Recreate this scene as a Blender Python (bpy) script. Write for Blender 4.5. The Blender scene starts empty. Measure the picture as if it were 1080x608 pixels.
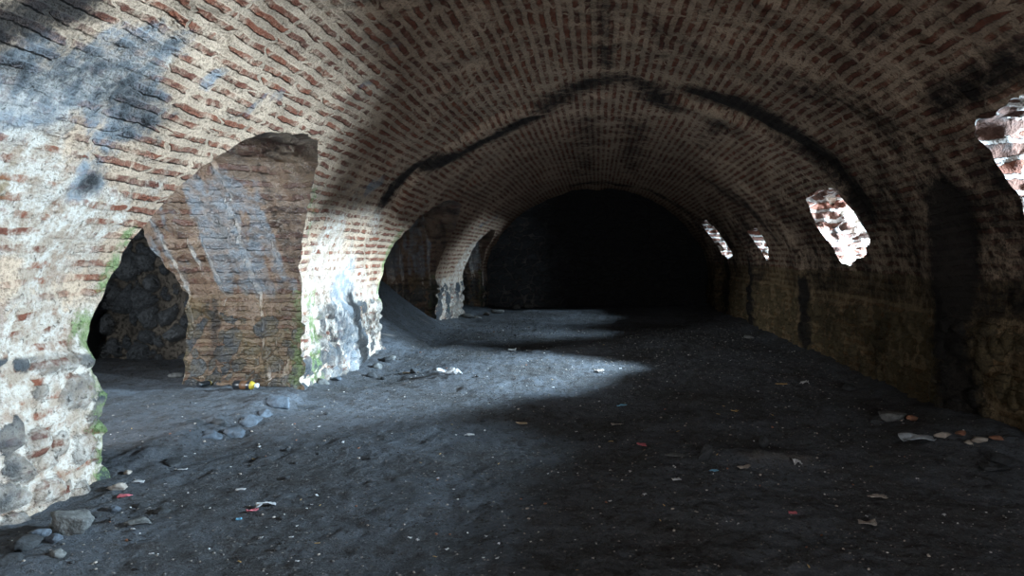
import bpy, math, random
import numpy as np
from mathutils import Vector

SC = bpy.context.scene
COL = SC.collection
random.seed(7)
RNG = np.random.default_rng(7)

# ------------------------------------------------------------------ camera, world, light, exposure
# X to the right, Y down the tunnel, Z up; the earth floor is at Z = 0
EYE = 1.6
FPX = 750.0
cam = bpy.data.cameras.new('camera')
cam_o = bpy.data.objects.new('camera', cam)
COL.objects.link(cam_o)
cam.sensor_width = 36.0
cam.lens = 36.0 * FPX / 1080.0
cam.shift_x = -90.0 / 1080.0
cam.shift_y = -34.0 / 1080.0
cam.clip_start = 0.05
cam_o.location = (0, 0, EYE)
cam_o.rotation_euler = (math.pi / 2, 0, 0)
SC.camera = cam_o

SC.view_settings.view_transform = 'Standard'
SC.view_settings.look = 'None'
SC.view_settings.gamma = 1.0
SC.view_settings.use_curve_mapping = False
SC.view_settings.exposure = 1.0

world = bpy.data.worlds.new('World')
SC.world = world
world.use_nodes = True
bg = world.node_tree.nodes['Background']
bg.inputs['Color'].default_value = (0.55, 0.75, 1.0, 1)
bg.inputs['Strength'].default_value = 0.4

SKY = (0.62, 0.83, 1.0)


def daylight_or_fill(name, loc, aim, sx, sy, watts, color=SKY):
    l = bpy.data.lights.new(name, 'AREA')
    l.shape = 'RECTANGLE'
    l.size, l.size_y = sx, sy
    l.energy = watts
    l.color = color
    o = bpy.data.objects.new(name, l)
    COL.objects.link(o)
    o.location = loc
    o.rotation_euler = (Vector(aim) - Vector(loc)).to_track_quat('-Z', 'Y').to_euler()
    return o


# the daylight that stands outside each opening of the right-hand wall
daylight_or_fill('daylight_or_fill', (5.8, -0.25, 2.9), (0, 1.0, 0.9), 0.8, 0.5, 1100)
daylight_or_fill('daylight_or_fill', (5.8, 4.60, 2.36), (0, 4.2, 0.9), 0.6, 0.40, 1300)
daylight_or_fill('daylight_or_fill', (5.8, 9.60, 2.62), (0, 9.6, 0.6), 0.42, 0.2, 2600)
daylight_or_fill('daylight_or_fill', (5.8, 14.6, 2.50), (0, 14.6, 0.6), 0.6, 0.35, 900)
daylight_or_fill('daylight_or_fill', (5.8, 19.0, 2.60), (0, 19.0, 0.6), 0.6, 0.4, 500)
# daylight added at an unseen, assumed entrance to brighten the left haunch
daylight_or_fill('daylight_or_fill', (1.8, -6.6, 1.7), (-2.6, 4, 2.6), 2.0, 2.2, 260, (0.95, 0.97, 1.0))
# daylight added through an unseen, assumed side opening to brighten the near arch lining
daylight_or_fill('daylight_or_fill', (-7.15, 3.4, 1.95), (-4.9, 7.4, 1.2), 1.0, 1.1, 400, (0.86, 0.94, 1.0))


# ------------------------------------------------------------------ numeric helpers
def _hash(ix, iy, iz, seed):
    h = (ix.astype(np.int64) * 374761393 + iy.astype(np.int64) * 668265263
         + iz.astype(np.int64) * 2147483647 + seed * 1274126177) & 0xFFFFFFFF
    h = ((h ^ (h >> 13)) * 1103515245) & 0xFFFFFFFF
    h = ((h ^ (h >> 15)) * 2246822519) & 0xFFFFFFFF
    h = h ^ (h >> 13)
    return (h & 0xFFFFFF) / float(0xFFFFFF)


def vnoise(P, seed=0):
    F = np.floor(P)
    f = P - F
    u = f * f * (3 - 2 * f)
    I = F.astype(np.int64)
    r = 0
    for dx in (0, 1):
        wx = u[:, 0] if dx else 1 - u[:, 0]
        for dy in (0, 1):
            wy = u[:, 1] if dy else 1 - u[:, 1]
            for dz in (0, 1):
                wz = u[:, 2] if dz else 1 - u[:, 2]
                r = r + wx * wy * wz * _hash(I[:, 0] + dx, I[:, 1] + dy, I[:, 2] + dz, seed)
    return r


def fbm(P, scale=1.0, octv=4, seed=0, gain=0.5):
    """about -1..1, mean 0"""
    P = np.asarray(P, float) * scale
    a, t, s = 1.0, 0.0, 0.0
    for k in range(octv):
        t = t + a * (vnoise(P, seed + 17 * k) * 2 - 1)
        s += a
        a *= gain
        P = P * 2.03 + 5.1
    return t / s * 1.6


def voronoi(P, scale, seed=0):
    """F1, F2-F1 and a random number per cell"""
    P = np.asarray(P, float) * scale
    I = np.floor(P).astype(np.int64)
    n = len(P)
    f1 = np.full(n, 9.0)
    f2 = np.full(n, 9.0)
    rnd = np.zeros(n)
    for dx in (-1, 0, 1):
        for dy in (-1, 0, 1):
            for dz in (-1, 0, 1):
                cx, cy, cz = I[:, 0] + dx, I[:, 1] + dy, I[:, 2] + dz
                q = np.stack([cx + _hash(cx, cy, cz, seed + 1), cy + _hash(cx, cy, cz, seed + 2),
                              cz + _hash(cx, cy, cz, seed + 3)], 1)
                d = np.sqrt(((q - P) ** 2).sum(1))
                r = _hash(cx, cy, cz, seed + 4)
                near = d < f1
                f2 = np.where(near, f1, np.minimum(f2, d))
                rnd = np.where(near, r, rnd)
                f1 = np.where(near, d, f1)
    return f1, f2 - f1, rnd


def stones(P, scale, seed=0, wob=0.16):
    """rounded stones of mixed size set in mortar: above zero inside a stone"""
    D = np.stack([fbm(P, scale * 0.9, 4, seed + 41), fbm(P, scale * 0.9, 4, seed + 42), fbm(P, scale * 0.9, 4, seed + 43)], 1)
    f1, e, c = voronoi(P + wob / scale * 1.6 * D, scale, seed)
    rc = 0.42 + 0.42 * ((c * 7.31) % 1.0)
    return np.minimum(e * 0.8 - 0.03, (rc - f1) * 0.9), c


def sstep(a, b, x):
    t = np.clip((x - a) / (b - a), 0, 1)
    return t * t * (3 - 2 * t)


def poly_sdf(Q, poly):
    """signed distance (negative inside) of 2-D points to a closed polygon"""
    poly = np.asarray(poly, float)
    n = len(poly)
    d = np.full(len(Q), 1e9)
    inside = np.zeros(len(Q), bool)
    for i in range(n):
        a, b = poly[i], poly[(i + 1) % n]
        e = b - a
        w = Q - a
        t = np.clip((w @ e) / (e @ e), 0, 1)
        d = np.minimum(d, np.sqrt(((w - t[:, None] * e) ** 2).sum(1)))
        c = (a[1] > Q[:, 1]) != (b[1] > Q[:, 1])
        with np.errstate(divide='ignore', invalid='ignore'):
            xi = a[0] + (Q[:, 1] - a[1]) * (b[0] - a[0]) / (b[1] - a[1])
        inside ^= c & (Q[:, 0] < xi)
    return np.where(inside, -d, d)


def seg_dist(P, a, b):
    a, b = np.asarray(a, float), np.asarray(b, float)
    e = b - a
    w = P - a
    t = np.clip((w @ e) / max(e @ e, 1e-9), 0, 1)
    return np.sqrt(((w - t[:, None] * e) ** 2).sum(1))


def chaikin(poly, n=2):
    p = [tuple(q) for q in poly]
    for _ in range(n):
        r = []
        for i in range(len(p)):
            a, b = p[i], p[(i + 1) % len(p)]
            r.append((a[0] * .75 + b[0] * .25, a[1] * .75 + b[1] * .25))
            r.append((a[0] * .25 + b[0] * .75, a[1] * .25 + b[1] * .75))
        p = r
    return p


def mesh_from(name, V, F, mat, attrs=None, smooth=True, parent=None):
    V = np.asarray(V, float)
    F = np.asarray(F, np.int64)
    me = bpy.data.meshes.new(name)
    k = F.shape[1]
    me.vertices.add(len(V))
    me.vertices.foreach_set('co', V.astype(np.float32).ravel())
    me.loops.add(F.size)
    me.loops.foreach_set('vertex_index', F.ravel().astype(np.int32))
    me.polygons.add(len(F))
    me.polygons.foreach_set('loop_start', np.arange(0, F.size, k, dtype=np.int32))
    try:
        me.polygons.foreach_set('loop_total', np.full(len(F), k, dtype=np.int32))
    except Exception:
        pass
    me.polygons.foreach_set('use_smooth', np.full(len(F), smooth, dtype=bool))
    me.update(calc_edges=True)
    me.validate()
    for nm, a in (attrs or {}).items():
        a = np.asarray(a, np.float32)
        if a.ndim == 1:
            me.attributes.new(nm, 'FLOAT', 'POINT').data.foreach_set('value', a)
        else:
            me.attributes.new(nm, 'FLOAT_VECTOR', 'POINT').data.foreach_set('vector', a.ravel())
    if mat:
        me.materials.append(mat)
    o = bpy.data.objects.new(name, me)
    COL.objects.link(o)
    if parent:
        o.parent = parent
    return o


def tag(o, label, cat, group=None, kind=None):
    o['label'] = label
    o['category'] = cat
    if group:
        o['group'] = group
    if kind:
        o['kind'] = kind
    return o


# ------------------------------------------------------------------ node helpers
class NT:
    def __init__(self, name, rough=0.9, spec=0.25):
        self.m = bpy.data.materials.new(name)
        self.m.use_nodes = True
        self.t = self.m.node_tree
        self.b = self.t.nodes['Principled BSDF']
        self.b.inputs['Roughness'].default_value = rough
        self.b.inputs['Specular IOR Level'].default_value = spec

    def n(self, typ, **kw):
        nd = self.t.nodes.new(typ)
        for k, v in kw.items():
            setattr(nd, k, v)
        return nd

    def put(self, sock, v):
        if isinstance(v, bpy.types.NodeSocket):
            self.t.links.new(v, sock)
        elif v is not None:
            if isinstance(v, (tuple, list)) and len(v) == 3 and sock.type == 'RGBA':
                v = (*v, 1)
            sock.default_value = v

    def math(self, op, a, b=None, c=None, clamp=False):
        nd = self.n('ShaderNodeMath', operation=op, use_clamp=clamp)
        self.put(nd.inputs[0], a)
        self.put(nd.inputs[1], b)
        self.put(nd.inputs[2], c)
        return nd.outputs[0]

    def add(self, a, b): return self.math('ADD', a, b)
    def mul(self, a, b): return self.math('MULTIPLY', a, b)
    def sub(self, a, b): return self.math('SUBTRACT', a, b)

    def ramp(self, v, lo, hi):
        nd = self.n('ShaderNodeMapRange', interpolation_type='SMOOTHSTEP', clamp=True)
        self.put(nd.inputs['Value'], v)
        nd.inputs['From Min'].default_value = lo
        nd.inputs['From Max'].default_value = hi
        return nd.outputs[0]

    def mix(self, f, a, b):
        nd = self.n('ShaderNodeMix', data_type='RGBA')
        self.put(nd.inputs[0], f)
        self.put(nd.inputs[6], a)
        self.put(nd.inputs[7], b)
        return nd.outputs[2]

    def attr(self, name, out='Fac'):
        return self.n('ShaderNodeAttribute', attribute_name=name).outputs[out]

    def coord(self):
        return self.n('ShaderNodeTexCoord').outputs['Object']

    def noise(self, vec, scale, detail=4, rough=0.55, out='Fac'):
        nd = self.n('ShaderNodeTexNoise')
        self.put(nd.inputs['Vector'], vec)
        nd.inputs['Scale'].default_value = scale
        nd.inputs['Detail'].default_value = detail
        nd.inputs['Roughness'].default_value = rough
        return nd.outputs[out]

    def vmath(self, op, a, b=None, s=None):
        nd = self.n('ShaderNodeVectorMath', operation=op)
        self.put(nd.inputs[0], a)
        if b is not None:
            self.put(nd.inputs[1], b)
        if s is not None:
            self.put(nd.inputs['Scale'], s)
        return nd.outputs[0]

    def bump(self, h, strength=0.5, dist=0.02, normal=None):
        nd = self.n('ShaderNodeBump')
        nd.inputs['Strength'].default_value = strength
        nd.inputs['Distance'].default_value = dist
        self.put(nd.inputs['Height'], h)
        if normal is not None:
            self.put(nd.inputs['Normal'], normal)
        return nd.outputs[0]


def masonry_material(name, brick_a=(0.20, 0.066, 0.036), brick_b=(0.115, 0.042, 0.028),
                     mortar=(0.49, 0.36, 0.258), row=0.105, width=0.50, joint=0.0345,
                     smear=(0.38, 0.56), rough=0.88, spec=0.2, bump=0.9):
    """thin red bricks in wide pale mortar, with plaster, soot, moss, rubble stone where the point attributes say so"""
    T = NT(name, rough, spec)
    oc = T.coord()
    crs = T.attr('crs', 'Vector')
    wob = T.vmath('SUBTRACT', T.noise(oc, 3.0, 3, out='Color'), (0.5, 0.5, 0.5))
    wob2 = T.vmath('SUBTRACT', T.noise(oc, 14.0, 2, out='Color'), (0.5, 0.5, 0.5))
    v = T.vmath('ADD', crs, T.vmath('SCALE', wob, s=0.06))
    v = T.vmath('ADD', v, T.vmath('SCALE', wob2, s=0.028))
    sx = T.n('ShaderNodeSeparateXYZ')
    T.put(sx.inputs[0], v)
    wn = T.n('ShaderNodeTexWhiteNoise', noise_dimensions='1D')
    T.put(wn.inputs['W'], T.math('FLOOR', T.math('DIVIDE', sx.outputs[1], row)))
    cx = T.n('ShaderNodeCombineXYZ')
    jog = T.mul(T.sub(T.noise(T.vmath('MULTIPLY', v, (2.2, 9.5, 0.0)), 1.0, 1), 0.5), 0.5)
    T.put(cx.inputs[0], T.add(T.add(sx.outputs[0], T.mul(wn.outputs['Value'], width)), jog))
    T.put(cx.inputs[1], sx.outputs[1])
    v = cx.outputs[0]
    br = T.n('ShaderNodeTexBrick', offset=0.0, offset_frequency=2, squash=1.0)
    T.put(br.inputs['Vector'], v)
    T.put(br.inputs['Color1'], brick_a)
    T.put(br.inputs['Color2'], brick_b)
    T.put(br.inputs['Mortar'], (0, 0, 0))
    br.inputs['Scale'].default_value = 1.0
    br.inputs['Mortar Size'].default_value = joint
    br.inputs['Mortar Smooth'].default_value = 0.35
    br.inputs['Bias'].default_value = 0.0
    br.inputs['Brick Width'].default_value = width
    br.inputs['Row Height'].default_value = row
    n1 = T.noise(oc, 2.2, 5, 0.6)
    n2 = T.noise(oc, 9.0, 4, 0.6)
    n3 = T.noise(oc, 45.0, 4, 0.65)
    n4 = T.noise(oc, 1.1, 4, 0.6)
    vis = T.ramp(T.add(T.mul(n2, 0.55), T.mul(n1, 0.45)), smear[0], smear[1])
    bmask = T.mul(T.sub(1.0, br.outputs['Fac']), vis)
    # mortar and brick
    mcol = T.mix(T.ramp(n1, 0.35, 0.7), mortar, tuple(c * 0.62 for c in mortar))
    mcol = T.mix(T.mul(T.ramp(n3, 0.46, 0.62), 0.6), mcol, tuple(c * 0.42 for c in mortar))
    pit = T.ramp(T.noise(oc, 26.0, 5, 0.75), 0.60, 0.66)
    mcol = T.mix(T.mul(pit, 0.75), mcol, tuple(c * 0.2 for c in mortar))
    base = T.mix(bmask, mcol, br.outputs['Color'])
    # rubble stone
    edge = T.attr('edge')
    cell = T.attr('cell')
    stone = T.attr('stone')
    e2 = T.add(edge, T.add(T.mul(T.sub(n2, 0.5), 0.20), T.mul(T.sub(n3, 0.5), 0.12)))
    smask = T.mul(T.ramp(e2, 0.0, 0.05), T.ramp(T.add(stone, T.mul(T.sub(n1, 0.5), 0.5)), 0.4, 0.6))
    stonec = T.mix(T.ramp(cell, 0.2, 0.9), (0.030, 0.036, 0.043), (0.07, 0.072, 0.074))
    stonec = T.mix(T.mul(T.ramp(n2, 0.42, 0.7), 0.6), stonec, (0.07, 0.078, 0.085))
    # plaster and limewash
    pl = T.attr('plaster')
    pmask = T.ramp(T.add(pl, T.add(T.mul(T.sub(n1, 0.5), 0.9), T.mul(T.sub(n2, 0.5), 0.7))), 0.40, 0.62)
    pcol = T.mix(T.ramp(n2, 0.38, 0.62), (0.50, 0.455, 0.40), (0.33, 0.26, 0.20))
    pcol = T.mix(T.mul(T.ramp(n3, 0.52, 0.62), 0.55), pcol, (0.20, 0.14, 0.10))
    pcol = T.mix(T.mul(pit, 0.8), pcol, (0.10, 0.075, 0.06))
    pcol = T.mix(T.mul(T.ramp(T.noise(oc, 4.3, 6, 0.7), 0.52, 0.66), 0.7), pcol, (0.24, 0.15, 0.10))
    base = T.mix(T.mul(pmask, T.sub(0.95, T.mul(bmask, T.ramp(T.noise(oc, 6.0, 4, 0.65), 0.45, 0.6)))), base, pcol)
    stone_vis = T.mul(smask, T.sub(1.0, T.mul(T.ramp(n4, 0.42, 0.6), T.mul(pl, 0.75))))
    base = T.mix(stone_vis, base, stonec)
    # blue-grey patches
    bl = T.attr('blue')
    blm = T.ramp(T.add(bl, T.add(T.mul(T.sub(n2, 0.5), 0.8), T.mul(T.sub(n1, 0.5), 0.6))), 0.35, 0.75)
    base = T.mix(T.mul(blm, T.add(0.35, T.mul(T.ramp(n2, 0.35, 0.65), 0.55))), base, T.mix(n3, (0.115, 0.145, 0.175), (0.27, 0.30, 0.325)))
    # ochre and moss
    oc_ = T.attr('ochre')
    base = T.mix(T.mul(T.ramp(T.add(oc_, T.mul(T.sub(n2, 0.5), 1.0)), 0.3, 0.8), 0.7), base, T.mix(n3, (0.24, 0.165, 0.065), (0.07, 0.052, 0.025)))
    mo = T.attr('moss')
    mom = T.ramp(T.add(T.mul(mo, 0.85), T.add(T.mul(T.sub(n2, 0.5), 1.3), T.mul(T.sub(n3, 0.5), 1.0))), 0.42, 0.85)
    base = T.mix(T.mul(mom, T.add(0.3, T.mul(T.ramp(n2, 0.36, 0.62), 0.55))), base, T.mix(T.ramp(n3, 0.35, 0.65), (0.06, 0.115, 0.03), (0.19, 0.25, 0.11)))
    # soot
    so = T.attr('soot_dark')
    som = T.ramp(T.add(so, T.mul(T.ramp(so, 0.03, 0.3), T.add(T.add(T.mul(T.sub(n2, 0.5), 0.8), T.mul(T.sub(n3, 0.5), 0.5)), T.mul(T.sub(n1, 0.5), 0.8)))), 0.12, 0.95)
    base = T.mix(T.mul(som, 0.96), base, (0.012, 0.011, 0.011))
    T.put(T.b.inputs['Base Color'], base)
    # relief: bricks stand back a little, mortar crumbs, rubble joints
    flat = T.sub(1.0, T.mul(pmask, 0.8))
    h = T.mul(T.mul(bmask, -0.45), flat)
    h = T.add(h, T.mul(n2, 0.55))
    h = T.add(h, T.mul(n3, 0.38))
    h = T.add(h, T.mul(smask, 0.4))
    h = T.add(h, T.mul(pmask, 0.25))
    h = T.sub(h, T.mul(pit, 0.35))
    T.put(T.b.inputs['Normal'], T.bump(h, bump, 0.06))
    return T.m


MAT_VAULT = masonry_material('vault_brick')
MAT_REVEAL = masonry_material('passage_masonry', mortar=(0.23, 0.155, 0.105), brick_a=(0.13, 0.055, 0.036),
                              brick_b=(0.08, 0.045, 0.033), smear=(0.40, 0.56), rough=0.36, spec=0.7, bump=1.0)
MAT_SHAFT = masonry_material('window_shaft_masonry', mortar=(0.50, 0.47, 0.44), brick_a=(0.12, 0.045, 0.028),
                             brick_b=(0.07, 0.035, 0.025), joint=0.022, row=0.13, smear=(0.30, 0.46), bump=1.0)


def rubble_material(name, joint=(0.12, 0.102, 0.082), dark=(0.022, 0.026, 0.031), light=(0.075, 0.08, 0.085),
                    rough=0.75, lo=0.0, hi=0.06):
    T = NT(name, rough, 0.35)
    oc = T.coord()
    n2 = T.noise(oc, 9.0, 5, 0.6)
    n3 = T.noise(oc, 40.0, 4, 0.65)
    n1 = T.noise(oc, 1.6, 4, 0.6)
    e = T.ramp(T.add(T.attr('edge'), T.add(T.mul(T.sub(n2, 0.5), 0.18), T.mul(T.sub(n3, 0.5), 0.1))), lo, hi)
    st = T.mix(T.attr('cell'), dark, light)
    st = T.mix(T.mul(T.ramp(n3, 0.4, 0.75), 0.6), st, tuple(c * 1.6 for c in light))
    jt = T.mix(T.ramp(n1, 0.35, 0.65), joint, tuple(c * 0.45 for c in joint))
    pit = T.ramp(T.noise(oc, 24.0, 5, 0.75), 0.52, 0.62)
    jt = T.mix(T.mul(pit, 0.8), jt, tuple(c * 0.2 for c in joint))
    base = T.mix(e, jt, st)
    so = T.attr('soot_dark')
    base = T.mix(T.mul(T.ramp(T.add(so, T.mul(T.sub(n1, 0.5), 0.5)), 0.2, 0.8), 0.95), base, (0.010, 0.010, 0.011))
    mo = T.attr('moss')
    base = T.mix(T.mul(T.ramp(T.add(mo, T.mul(T.sub(n2, 0.5), 0.9)), 0.4, 0.8), 0.7), base, (0.06, 0.085, 0.05))
    T.put(T.b.inputs['Base Color'], base)
    h = T.add(T.mul(e, 0.5), T.add(T.mul(n2, 0.8), T.mul(n3, 0.45)))
    T.put(T.b.inputs['Normal'], T.bump(T.sub(h, T.mul(pit, 0.3)), 1.0, 0.06))
    return T.m


MAT_RUBBLE = rubble_material('rubble_wall')
MAT_END = rubble_material('end_wall_masonry', joint=(0.17, 0.17, 0.17), dark=(0.025, 0.03, 0.036),
                          light=(0.06, 0.07, 0.08), lo=0.05, hi=0.14)


def earth_material():
    T = NT('packed_earth', 0.9, 0.2)
    oc = T.coord()
    n1 = T.noise(oc, 0.7, 5, 0.6)
    n2 = T.noise(oc, 5.0, 5, 0.65)
    n3 = T.noise(oc, 38.0, 5, 0.7)
    n5 = T.noise(oc, 120.0, 3, 0.6)
    c = T.mix(T.ramp(n1, 0.35, 0.65), (0.084, 0.096, 0.113), (0.050, 0.052, 0.056))
    c = T.mix(T.mul(T.ramp(n2, 0.45, 0.72), 0.7), c, (0.036, 0.031, 0.028))
    c = T.mix(T.mul(T.ramp(n3, 0.54, 0.66), 0.6), c, (0.15, 0.15, 0.152))
    c = T.mix(T.mul(T.ramp(T.noise(oc, 22.0, 5, 0.75), 0.54, 0.62), 0.75), c, (0.022, 0.02, 0.019))
    du = T.attr('dust')
    c = T.mix(T.mul(T.ramp(T.add(du, T.mul(T.sub(n2, 0.5), 0.7)), 0.3, 0.8), 0.8), c, (0.17, 0.16, 0.15))
    T.put(T.b.inputs['Base Color'], c)
    h = T.add(T.mul(n2, 0.7), T.add(T.mul(n3, 0.35), T.mul(n5, 0.12)))
    T.put(T.b.inputs['Normal'], T.bump(h, 1.0, 0.055))
    return T.m


MAT_EARTH = earth_material()

# ------------------------------------------------------------------ vault profile
AX, BZ, H0, HB = 3.5, 2.9, 0.9, -0.5        # half width, rise, springing height, foot
Y0, Y1 = -6.0, 22.5
_th = np.linspace(math.pi, 0, 2001)
_ex, _ez = AX * np.cos(_th), H0 + BZ * np.sin(_th)
_px = np.concatenate([[-AX], _ex, [AX]])
_pz = np.concatenate([[HB], _ez, [HB]])
_ps = np.concatenate([[0], np.cumsum(np.hypot(np.diff(_px), np.diff(_pz)))])
S_END = _ps[-1]
_half = len(_ps) // 2


def prof(s):
    return np.interp(s, _ps, _px), np.interp(s, _ps, _pz)


def prof_normal(s):
    e = 0.03
    x0, z0 = prof(np.clip(s - e, 0, S_END))
    x1, z1 = prof(np.clip(s + e, 0, S_END))
    tx, tz = x1 - x0, z1 - z0
    l = np.hypot(tx, tz) + 1e-9
    return tz / l, -tx / l        # points to the inside of the tunnel


def s_of(h, right=False):
    s = np.interp(h, _pz[:_half + 1], _ps[:_half + 1])
    return S_END - s if right else s


def surf(px, py):
    """the point of the undisplaced vault that the photograph shows at a pixel"""
    dx, dz = (px - 630) / FPX, -(py - 270) / FPX
    t = np.linspace(0.3, 60, 40000)
    X, Z = dx * t, EYE + dz * t
    out = (np.abs(X) > AX) | ((Z > H0) & ((X / AX) ** 2 + ((Z - H0) / BZ) ** 2 > 1))
    i = int(np.argmax(out))
    return np.array([X[i], t[i], Z[i]])


def ground(px, py, z=0.0):
    t = (EYE - z) * FPX / (py - 270)
    return np.array([(px - 630) / FPX * t, t, z])


def arch(pts):
    return pts


# outlines of the openings, (distance along the tunnel, height)
PASSAGES = [
    [(4.98, -1.2), (5.00, 0.4), (4.86, 1.0), (5.05, 1.45), (5.22, 1.91), (5.48, 2.37), (5.8, 2.60), (6.25, 2.74), (7.0, 2.74),
     (7.45, 2.50), (7.75, 2.1), (8.1, 1.6), (8.35, 1.2), (8.3, 0.4), (8.25, -1.2)],
    [(11.55, -1.2), (11.5, 1.1), (11.6, 1.84), (12.1, 2.34), (12.9, 2.68), (13.9, 2.72), (14.9, 2.55), (15.4, 2.1), (15.3, 1.3), (15.1, -1.2)],
    [(18.3, -1.2), (18.3, 1.1), (18.8, 1.8), (19.4, 2.2), (20.2, 2.42), (21.0, 2.3), (21.5, 1.8), (21.7, 1.0), (21.7, -1.2)],
]
WINDOWS = [
    [(-1.0, 1.9), (0.5, 1.9), (0.5, 2.5), (-1.0, 2.5)],
    [(4.0, 1.60), (5.1, 1.56), (5.46, 1.75), (5.56, 2.56), (4.9, 2.64), (4.0, 2.68)],
    [(10.25, 2.43), (8.85, 2.46), (8.80, 1.78), (9.3, 1.56), (10.0, 1.48), (10.45, 1.82)],
    [(15.15, 2.12), (14.15, 2.16), (13.98, 1.72), (14.3, 1.52), (14.75, 1.5), (15.2, 1.75)],
    [(19.7, 2.52), (18.4, 2.56), (17.9, 2.0), (17.9, 1.6), (18.6, 1.5), (19.5, 1.65)],
]


# ------------------------------------------------------------------ stains that lie on the masonry (photo position -> point on the vault)
def blob(pts, r, a=1.0):
    return ([surf(*p) for p in pts], r, a)


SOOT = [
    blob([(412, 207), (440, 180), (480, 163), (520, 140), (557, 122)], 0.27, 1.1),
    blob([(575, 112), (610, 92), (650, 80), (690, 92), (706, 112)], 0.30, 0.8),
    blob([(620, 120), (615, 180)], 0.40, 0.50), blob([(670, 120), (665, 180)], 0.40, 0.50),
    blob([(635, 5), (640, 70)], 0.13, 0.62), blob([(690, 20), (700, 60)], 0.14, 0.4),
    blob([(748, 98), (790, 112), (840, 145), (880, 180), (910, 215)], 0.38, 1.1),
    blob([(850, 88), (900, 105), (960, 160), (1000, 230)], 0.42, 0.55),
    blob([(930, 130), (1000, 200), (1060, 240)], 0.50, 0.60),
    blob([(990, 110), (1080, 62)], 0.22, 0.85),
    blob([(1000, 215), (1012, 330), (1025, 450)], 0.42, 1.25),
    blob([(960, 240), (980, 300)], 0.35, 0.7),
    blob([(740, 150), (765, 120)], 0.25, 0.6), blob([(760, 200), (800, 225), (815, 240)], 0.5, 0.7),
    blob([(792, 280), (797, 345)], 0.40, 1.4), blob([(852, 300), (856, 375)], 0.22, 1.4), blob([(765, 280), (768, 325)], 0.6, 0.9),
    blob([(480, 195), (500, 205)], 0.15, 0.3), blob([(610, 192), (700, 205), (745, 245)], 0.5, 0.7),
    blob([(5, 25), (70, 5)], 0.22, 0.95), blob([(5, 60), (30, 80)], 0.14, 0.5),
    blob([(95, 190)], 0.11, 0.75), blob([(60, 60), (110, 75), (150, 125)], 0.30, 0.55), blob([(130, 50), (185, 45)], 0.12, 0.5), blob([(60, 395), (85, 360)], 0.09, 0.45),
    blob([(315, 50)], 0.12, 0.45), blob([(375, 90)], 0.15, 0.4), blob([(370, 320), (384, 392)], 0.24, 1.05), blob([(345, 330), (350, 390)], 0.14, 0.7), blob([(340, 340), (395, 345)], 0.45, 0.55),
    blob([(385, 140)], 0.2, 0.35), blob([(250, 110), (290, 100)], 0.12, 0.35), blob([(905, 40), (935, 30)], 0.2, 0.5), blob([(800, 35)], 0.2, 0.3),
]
BLUE = [
    blob([(40, 100), (110, 75), (135, 120)], 0.30, 1.0), blob([(120, 40), (185, 45)], 0.16, 0.85), blob([(10, 110), (30, 60)], 0.25, 0.8),
    blob([(90, 190)], 0.17, 1.0), blob([(215, 85), (228, 75)], 0.10, 0.8), blob([(265, 108), (285, 100)], 0.14, 0.6),
    blob([(393, 198)], 0.28, 0.85), blob([(355, 300), (375, 280)], 0.22, 0.6),
    blob([(362, 320), (378, 390)], 0.40, 1.8), blob([(345, 370), (350, 400)], 0.2, 0.7),
    blob([(408, 60), (415, 45)], 0.15, 0.4), blob([(383, 85)], 0.15, 0.45), blob([(500, 240), (525, 225)], 0.3, 0.5),
    blob([(20, 480), (60, 380)], 0.12, 0.3),
]
MOSS = [
    blob([(96, 345), (106, 400), (108, 490)], 0.17, 1.15), blob([(112, 300), (135, 245)], 0.09, 1.0),
    blob([(85, 420), (100, 380)], 0.12, 0.6),
    blob([(402, 320), (410, 270), (418, 248)], 0.18, 1.15), blob([(324, 320), (330, 405)], 0.22, 1.0), blob([(326, 250), (330, 200)], 0.10, 0.7),
    blob([(472, 325)], 0.3, 0.55), blob([(860, 340), (930, 370)], 0.3, 0.25),
]
OCHRE = [
    blob([(10, 185), (0, 210)], 0.10, 0.6), blob([(100, 20), (180, 90)], 0.25, 0.25),
    blob([(870, 330), (930, 400), (990, 420)], 0.45, 0.75), blob([(1060, 330), (1075, 420)], 0.30, 0.8), blob([(880, 320), (960, 330)], 0.4, 0.5),
    blob([(870, 95), (960, 150)], 0.3, 0.45), blob([(1040, 100), (1080, 85)], 0.25, 0.5), blob([(810, 310), (850, 330)], 0.5, 0.5),
]
PLAST = [
    blob([(0, 150), (60, 260)], 0.55, 0.75), blob([(20, 330), (80, 400)], 0.45, 0.65), blob([(60, 100), (150, 60)], 0.4, 0.6), blob([(110, 230), (60, 200)], 0.25, 0.8),
    blob([(220, 90), (250, 130)], 0.2, 0.4), blob([(345, 260), (390, 330)], 0.6, 0.75), blob([(335, 400), (400, 380)], 0.5, 0.6),
    blob([(500, 260), (478, 300)], 0.5, 0.75), blob([(60, 480), (60, 540)], 0.3, 0.35), blob([(370, 200), (400, 240)], 0.3, 0.55),
]


def stain(P, items):
    out = np.zeros(len(P))
    for pts, r, a in items:
        if len(pts) == 1:
            d = np.sqrt(((P - pts[0]) ** 2).sum(1))
        else:
            d = np.full(len(P), 1e9)
            for i in range(len(pts) - 1):
                d = np.minimum(d, seg_dist(P, pts[i], pts[i + 1]))
        out = np.maximum(out, a * np.exp(-(d / r) ** 2 * 0.9))
    return out


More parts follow.
